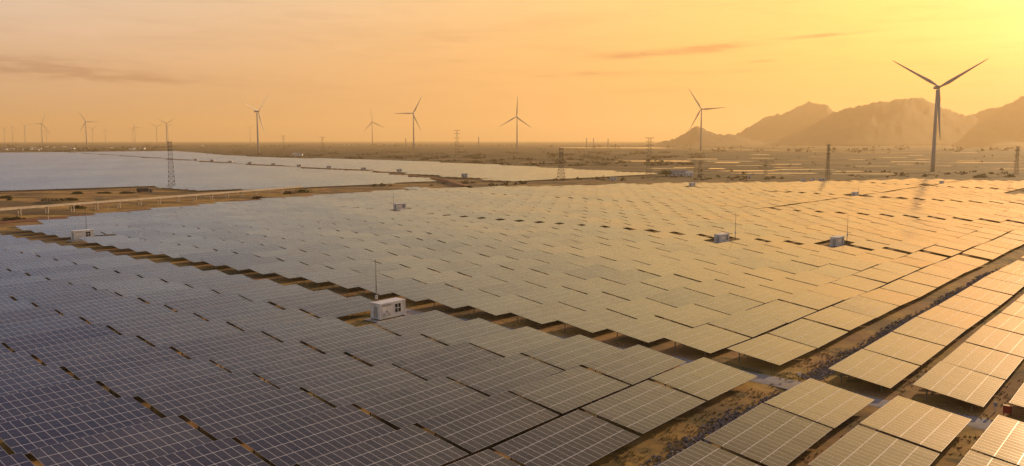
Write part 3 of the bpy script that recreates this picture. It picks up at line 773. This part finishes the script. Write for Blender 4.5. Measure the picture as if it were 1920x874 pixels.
vp = [(12, 277), (22, 280), (34, 276), (58, 281), (63, 278), (70, 282), (75, 280), (101, 277), (60, 276.5), (10, 281), (88, 276), (247, 281), (252, 279.5), (268, 280), (208, 278), (445, 271), (447, 271.4), (380, 274), (654, 273), (646, 272.5), (555, 291), (561, 292), (165, 278.5), (120, 276), (136, 280), (300, 275), (40, 282)]
hp = []
for i, (px, py) in enumerate(vp):
    k = i % 3; nm = ['with grey sheet roof', 'with red tiled roof', 'with pale flat roof'][k]
    L = rnd.uniform(9, 17)
    lab = 'tiny white house %s in the hazy village at far left' % nm if px < 310 else 'tiny white house %s on the far plain' % nm
    house(at(px, py), L, L * .6, rnd.uniform(3.2, 5), 1.6 if k < 2 else .5, lab, rnd.uniform(-.5, .5), M['white'], [M['roofgrey'], M['rooftile'], M['white']][k], group='houses of the distant village', name='village_house', parts=False)
for px, hh in ((1099, 7), (1112, 6.5), (1139, 6), (898, 9), (762, 6)):
    x, y = on_ray(px, 4200); b = MB(); H = (hh + 10) * 4200 / FPX; b.cyl((0, 0, 0), (0, 0, H), 3.2, 2.2, 12); o = b.build('chimney', M['concrete'], None, (x, y, -4)); tag(o, 'short dark chimney stack far off on the horizon', 'chimney', 'chimneys on the horizon')
# ------------------------------------------------------------------ lattice towers
def pylon(px, py, H, bw, tw, arms, label, turn=0, waist=.72, bw_=.32):
    x, y = at(px, py); r = empty('lattice_tower', (x, y, h0(x, y)), label, 'pylon', 'power line towers', -math.atan(x / y) + turn)
    bw_ *= .62
    def hw(z):
        f = z / H
        return (bw + (tw - bw) * f / waist) / 2 if f < waist else tw / 2
    b = MB(); n = 11 if H > 25 else 8; zs = [H * (1 - (1 - k / n) ** 1.25) for k in range(n + 1)]
    for z0, z1 in zip(zs, zs[1:]):
        a, c = hw(z0), hw(z1); P = [(-a, -a, z0), (a, -a, z0), (a, a, z0), (-a, a, z0)]; Q = [(-c, -c, z1), (c, -c, z1), (c, c, z1), (-c, c, z1)]
        for k in range(4):
            b.bar(P[k], Q[k], bw_); b.bar(P[k], Q[(k + 1) % 4], bw_ * .6); b.bar(P[(k + 1) % 4], Q[k], bw_ * .6); b.bar(Q[k], Q[(k + 1) % 4], bw_ * .6)
    b.build('lattice_body', M['steel'], r)
    for z, w, rise in arms:
        for s_ in (-1, 1):
            b = MB(); a = hw(z * H); zz = z * H
            for yy in (-a, a):
                b.bar((s_ * a, yy, zz), (s_ * w, 0, zz + rise), bw_ * .8); b.bar((s_ * a, yy, zz + (1.6 if rise <= 0.3 else -1.4)), (s_ * w, 0, zz + rise), bw_ * .7)
                for f in (.35, .65): b.bar((s_ * (a + (w - a) * f), yy * (1 - f), zz + rise * f), (s_ * (a + (w - a) * (f - .2)), yy * (1.2 - f), zz + (1.6 if rise <= .3 else -1.4) * (1.2 - f) + rise * (f - .2)), bw_ * .5)
            arm = b.build('crossarm', M['steel'], r)
            q = MB(); q.cyl((s_ * w * .97, 0, zz + rise - 1.7), (s_ * w * .97, 0, zz + rise), .12, .12, 6); q.build('insulator', M['louver'], arm)
DA = [(.985, 8.3, .2), (.86, 7.2, 0), (.68, 7.6, 0), (.50, 6.6, 0)]
pylon(322, 349, 35, 5.0, 3.0, [(.97, 3.6, .2), (.88, 3.4, 0), (.80, 3.4, 0)], 'slim lattice tower beside the left far solar field', turn=pi / 2, bw_=.40)
pylon(532, 281, 50, 9, 3, [(.97, 8, .3), (.8, 6, 0)], 'far lattice tower right of the dark-bladed turbine', bw_=.6)
pylon(605, 284, 44, 9, 3, [(.97, 9, .8), (.8, 5, 0)], 'far lattice tower with wide top, left of the low turbine', bw_=.6)
pylon(857, 291, 58, 10, 3.2, DA, 'tall four-armed lattice tower between two turbines', bw_=.55)
pylon(1052, 338, 31, 8.6, 4.0, [(.97, 4.2, .2), (.85, 4.2, 0), (.72, 4.4, 0)], 'splayed lattice tower at the field edge, nearest of the middle ones', turn=pi / 2, waist=.5, bw_=.46)
pylon(1217, 327, 43, 7, 2.6, [(.985, 4.9, .5), (.88, 4.0, 0), (.78, 4.4, 0), (.68, 4.0, 0), (.58, 4.2, 0)], 'tall lattice tower with close-set arms before the river', bw_=.4)
pylon(1312, 339, 19.5, 4.4, 2.2, [(.93, 6.9, 1.0), (.58, 7.2, .6)], 'short wide-armed lattice tower beside the long house', bw_=.34)
pylon(1435, 337, 20, 4.4, 2.2, [(.93, 6.8, 1.0), (.58, 7.2, .6)], 'short wide-armed lattice tower among the salt ponds', bw_=.34)
pylon(1551, 338, 35, 3.4, 1.7, [(.985, 3.0, .2), (.86, 2.6, 0), (.74, 2.8, 0), (.62, 2.6, 0)], 'slim lattice tower behind the white kiosks', turn=.9, bw_=.30)
pylon(1905, 328, 33, 3.8, 1.8, [(.97, 3.6, .2), (.84, 3.0, 0), (.7, 3.0, 0)], 'hazy lattice tower at the right edge', turn=.5, bw_=.30)
# ------------------------------------------------------------------ wind turbines
def turbine(hx, hy, R, yaw, phase, label, by=None, D=None, group='wind turbines on the plain', tilt=5):
    if by: x, y = at(hx, by); D = y
    else: x, y = on_ray(hx, D)
    z = h0(x, y); d = D * cos(PITCH)
    H = CZ + (HOR - hy) / FPX * D * 1.0 - z; Rm = R * D / FPX; s_ = H / 100
    r = empty('wind_turbine', (x, y, z), label, 'wind turbine', group, -math.atan(x / y) + radians(yaw))
    b = MB(); seg = 20 if D < 3500 else 8; rings = []
    for f, rr in ((-.02, 2.35), (.25, 2.15), (.5, 1.9), (.75, 1.6), (.975, 1.35)):
        rings.append([(rr * s_ * cos(2 * pi * k / seg), rr * s_ * sin(2 * pi * k / seg), f * H) for k in range(seg)])
    b.loft(rings); b.build('tower', M['turbine'], r)
    b = MB(); q = 1.9 * s_
    b.loft([[(a * q * w, yy * s_, H + c * q * w) for a, c in ((-1, -.9), (1, -.9), (1.05, .6), (.7, 1), (-.7, 1), (-1.05, .6))] for yy, w in ((-3.4, .75), (-1.5, 1), (5.5, 1), (7.5, .7))]); b.build('nacelle', M['turbine'], r)
    ti = radians(tilt); C = Vector((0, -4.6 * s_, H + .3 * s_)); rt = Matrix.Rotation(-ti, 4, 'X')
    hb = MB(); hb.loft([[C + Vector((w * 1.7 * s_ * cos(2 * pi * k / 12), yy * s_, w * 1.7 * s_ * sin(2 * pi * k / 12))) for k in range(12)] for yy, w in ((1.3, .8), (.4, 1), (-.8, .95), (-1.7, .6), (-2.1, .15))]); hub = hb.build('hub', M['turbine'], r)
    for k in range(3):
        a = radians(phase + 120 * k); er = Vector((sin(a), 0, cos(a))); et = Vector((cos(a), 0, -sin(a)))
        b = MB(); rings = []; n = 12
        for i in range(n + 1):
            f = i / n; f = f ** .9
            ch = (1.0 + 1.35 * sst(.0, .2, f) - 1.95 * (max(0, f - .2) / .8) ** .75) * Rm * .030 if f < .995 else Rm * .006
            th_ = ch * (.55 if f < .06 else .30 - .16 * f); tw_ = radians(16 * (1 - f)); sw = -Rm * .045 * f * f
            ring = []
            for m_ in range(8):
                an = 2 * pi * m_ / 8; cx = ch * .5 * cos(an) + ch * .18; ty = th_ * .5 * sin(an)
                p = er * (Rm * f + .8 * s_) + et * (cx * cos(tw_) - ty * sin(tw_)) + Vector((0, 1, 0)) * (cx * sin(tw_) + ty * cos(tw_) + sw)
                ring.append(C + rt.to_3x3() @ p)
            rings.append(ring)
        b.loft(rings); b.build('blade', M['turbine'], r)
turbine(1748.5, 166, 98, 24, 179, 'biggest nearest turbine standing before the mountains', by=322)
turbine(484.5, 210, 51, 56, 46, 'tall turbine with blades nearly edge-on at left, beyond the far solar field', by=288)
turbine(776, 214, 37, -24, 30, 'turbine with one blade straight left, left of the four-armed lattice tower', by=281)
turbine(969.5, 220, 38.5, -28, 2, 'turbine with one blade straight up at the centre', by=281)
turbine(1313.5, 206, 45.5, -12, -33, 'turbine with one blade straight right, before the small hill', by=283)
turbine(698.5, 229.5, 29, 36, -8, 'lower turbine with drooping right blade, left of the one with a blade straight left', by=273)
turbine(163, 229, 22, 12, 90, 'pale turbine with one blade straight right over the left village', by=277.5)
turbine(80, 232, 24, 35, -95, 'pale turbine with one blade straight left, left of the village', by=274)
turbine(313.5, 232, 17, 10, 60, 'pale turbine with raised V of blades above the slim lattice tower', by=275)
far_t = [(53, 237, 18, 50, 70, 'faint turbine with blade pointing right, third from the left edge'), (30, 238, 15, 70, 0, 'faint edge-on turbine second from the left edge'), (15, 241, 12, 30, 40, 'faintest turbine at the left edge'),
         (93, 246, 11, 40, 10, 'faint small turbine just right of the straight-left blade one'), (179, 242, 13, 20, 50, 'faint small turbine right of the straight-right blade one'), (203, 244, 12, 40, 0, 'faint small turbine on the horizon between village and tower'),
         (254, 241, 13, 25, -90, 'faint turbine with horizontal left blade, left of a close pair'), (258, 239.5, 13, 25, 90, 'faint turbine with horizontal right blade, right of a close pair'), (298.5, 238, 17, 15, 180, 'faint turbine just left of the raised V one'),
         (319.5, 236, 15, 30, 75, 'faint turbine right behind the raised V one'), (472.5, 240, 10, 10, 60, 'small faint turbine left of the dark-bladed edge-on one')]
for hx, hy, R, yw, ph, l in far_t: turbine(hx, hy, R, yw, ph, l, D=8000 + 60 * (hx % 17), group='faint turbines on the horizon')
# ------------------------------------------------------------------ scrub, trees, grass
def leafcloud(b, c, r, n, size, rn, m=0):
    for k in range(n):
        while True:
            p = Vector((rn.uniform(-1, 1), rn.uniform(-1, 1), rn.uniform(-.35, 1)))
            if .25 < p.length < 1: break
        q = Vector((c[0] + p.x * r[0], c[1] + p.y * r[1], c[2] + max(0, p.z) * r[2])); s_ = size * rn.uniform(.6, 1.4)
        a = Vector((rn.gauss(0, 1), rn.gauss(0, 1), rn.gauss(0, 1))).normalized(); t_ = a.cross(Vector((rn.gauss(0, 1), rn.gauss(0, 1), rn.gauss(0, 1)))).normalized()
        b.poly([q + a * s_, q + t_ * s_ * .8, q - a * s_ * .8 + t_ * s_ * .2, q - t_ * s_ * .9], m)
rn = random.Random(77)
def scatter(name, label, boxes, m, size=(1.6, 4.2), nleaf=9):
    b = MB(); cnt = 0
    for x0, x1, y0, y1, n in boxes:
        for _ in range(n):
            px, py = rn.uniform(x0, x1), rn.uniform(y0, y1)
            if mn.noise((px / 38, py / 4.5, 3)) < .02 + .16 * rn.random(): continue
            x, y = at(px, py); u, v = UV(x, y)
            if inside(F1, u, v) or inside(F2, u - 6, v + 6) or any(inside(P, x, y) for P in PONDXY): continue
            s_ = rn.uniform(*size) * (.7 + .6 * rn.random()); hh = s_ * rn.uniform(.5, .9)
            leafcloud(b, (x, y, h0(x, y) - .1), (s_ * .75, s_ * .75, hh), nleaf, s_ * .33, rn); cnt += 1
    o = b.build(name, m); tag(o, label, None, kind='stuff')
scatter('plain_scrub', 'olive scrub and low trees over the hazy plain', [(600, 1300, 284, 312, 3400), (300, 700, 277, 296, 900), (1000, 1320, 279, 296, 700), (1300, 1920, 286, 330, 170), (600, 930, 296, 305, 700), (600, 1320, 285, 312, 2400)], M['leaf'])
scatter('far_woodland', 'dark line of far trees under the horizon', [(-40, 320, 272, 286, 900), (-40, 1300, 268.5, 276, 1900), (1300, 1960, 270, 285, 600)], M['leaf'], (6, 11), 7)
scatter('edge_scrub', 'low scrub along the dirt track beyond the solar field', [(560, 1000, 341, 350, 170), (1000, 1480, 331, 339, 260), (1560, 1960, 322, 334, 240), (460, 640, 284, 298, 200)], M['leaf'], (1.6, 3.2), 14)
def shrub(px, py, w, hh, label, m='leaf', name='shrub', n=420):
    x, y = at(px, py); r = empty(name, (x, y, h(x, y)), label, 'shrub' if name == 'shrub' else 'tree')
    b = MB()
    for k in range(7):
        a = rn.uniform(0, 6.3); d = rn.uniform(0, .5) * w; leafcloud(b, (cos(a) * d, sin(a) * d * .7, 0 if name == 'shrub' else hh * .3), (w * .45, w * .4, hh * rn.uniform(.5, 1) * (1 if name == 'shrub' else .7)), n // 7, .12 * min(w, 4), rn)
    b.build('foliage' if name == 'shrub' else 'crown', M[m], r)
    b = MB()
    for k in range(5):
        a = rn.uniform(0, 6.3); b.bar((rn.uniform(-.2, .2), rn.uniform(-.2, .2), -.1), (cos(a) * w * .3, sin(a) * w * .3, hh * .6), .16 if name == 'shrub' else .4, 0, .05)
    b.build('stem' if name == 'shrub' else 'trunk', M['bark'], r)
shrub(1250, 331, 12, 9, 'round green tree left of the long white house', 'leafgreen', 'tree', 900)
shrub(95, 381, 10, 3.6, 'large dark shrub on the dirt mound, left of two'); shrub(112, 382, 9, 3.2, 'large dark shrub on the dirt mound, right of two')
shrub(136, 376, 5, 1.8, 'small shrub at the right foot of the dirt mound'); shrub(12, 372, 6, 2.0, 'low shrub at the left edge above the channel'); shrub(17, 376, 2, 1.6, 'lone small bush at the left edge')
shrub(146, 364, 7, 2.0, 'greenish shrub on golden grass right of the dirt mound', 'leafgreen'); shrub(197, 363, 6, 1.6, 'low shrub left of the truck'); shrub(238, 363, 7, 1.5, 'low shrub just left of the truck shadow')
shrub(568, 361, 9, 3.5, 'dark shrub under the right end of the channel', 'leafgreen'); shrub(540, 364, 7, 2.2, 'shrub under the channel near its right end'); shrub(148, 391, 6, 1.8, 'shrub seen under the channel between two posts')
shrub(485, 373, 6, 2.0, 'shrub under the channel among the right posts'); shrub(24, 413, 6, 1.6, 'scrubby bush on soil at the left edge below the channel'); shrub(1840, 333, 11, 5, 'greenish bush beyond the field at right', 'leafgreen'); shrub(1895, 332, 9, 4, 'greenish bush by the hazy tower', 'leafgreen')
# dirt mound the shrubs stand on
x0, y0 = at(100, 383); b = MB(); rows = []
for i in range(25):
    row = []
    for j in range(17):
        a, c = -1 + i / 12, -1 + j / 8; x, y = x0 + a * 17, y0 + 4 + c * 11; f = max(0, 1 - a * a - c * c)
        row.append(b.vert((x, y, h(x, y) - .25 + f * (1.9 + .7 * mn.noise((a * 3, c * 3, 1))))))
    rows.append(row)
for a, c in zip(rows, rows[1:]):
    for j in range(16): b.face((a[j], c[j], c[j + 1], a[j + 1]), 0, smooth=True)
o = b.build('dirt_mound', M['ground']); tag(o, 'low mound of earth above the water channel', None, kind='structure')
# dry grass in the lanes, by the road and on the near ground
b = MB(); rn = random.Random(4)
def tufts(n, fu, fv):
    for _ in range(n):
        u, v = fu(), fv()
        if mn.noise((u / 4, v / 3, 2)) < -.05: continue
        x, y = XY(u, v); z = h(x, y) + dipuv(u, v)
        for k in range(4):
            a = rn.uniform(0, 6.3); w = rn.uniform(.05, .12); H = rn.uniform(.08, .26); dx, dy = cos(a), sin(a); lx, ly = rn.uniform(-.3, .3), rn.uniform(-.3, .3)
            b.poly([(x - dx * w, y - dy * w, z - .02), (x + dx * w, y + dy * w, z - .02), (x + lx, y + ly, z + H)])
U_ = rn.uniform
tufts(700, lambda: U_(45, 130), lambda: U_(-43.5, -40.6)); tufts(250, lambda: U_(45, 130), lambda: U_(-38, -35.8))
tufts(1500, lambda: U_(108.4, 111.5), lambda: U_(-200, 0)); tufts(400, lambda: U_(45, 130), lambda: U_(-29, -25)); tufts(400, lambda: U_(45, 130), lambda: U_(-18, -14)); tufts(260, lambda: U_(88, 103), lambda: U_(-117, -107))
o = b.build('dry_grass', rough_mat('dry_grass', (.60, .40, .12), (.38, .27, .08), .25, .9)); tag(o, 'dry grass tufts along the lanes and road edges', None, kind='stuff')
# ------------------------------------------------------------------ the air
hm = bpy.data.materials.new('haze'); hm.use_nodes = True; ht = hm.node_tree; ht.nodes.clear()
ho = ht.nodes.new('ShaderNodeOutputMaterial'); pv = ht.nodes.new('ShaderNodeVolumePrincipled'); ht.links.new(pv.outputs[0], ho.inputs['Volume'])
pv.inputs['Density'].default_value = HAZE_D; pv.inputs['Anisotropy'].default_value = HAZE_G; pv.inputs['Color'].default_value = (*HAZE_C, 1)
b = MB(); b.box((0, 0, 285), (58000, 58000, 660)); o = b.build('haze', hm); tag(o, 'warm dusty evening haze over the whole plain', None, kind='stuff')
hm.cycles.homogeneous_volume = True
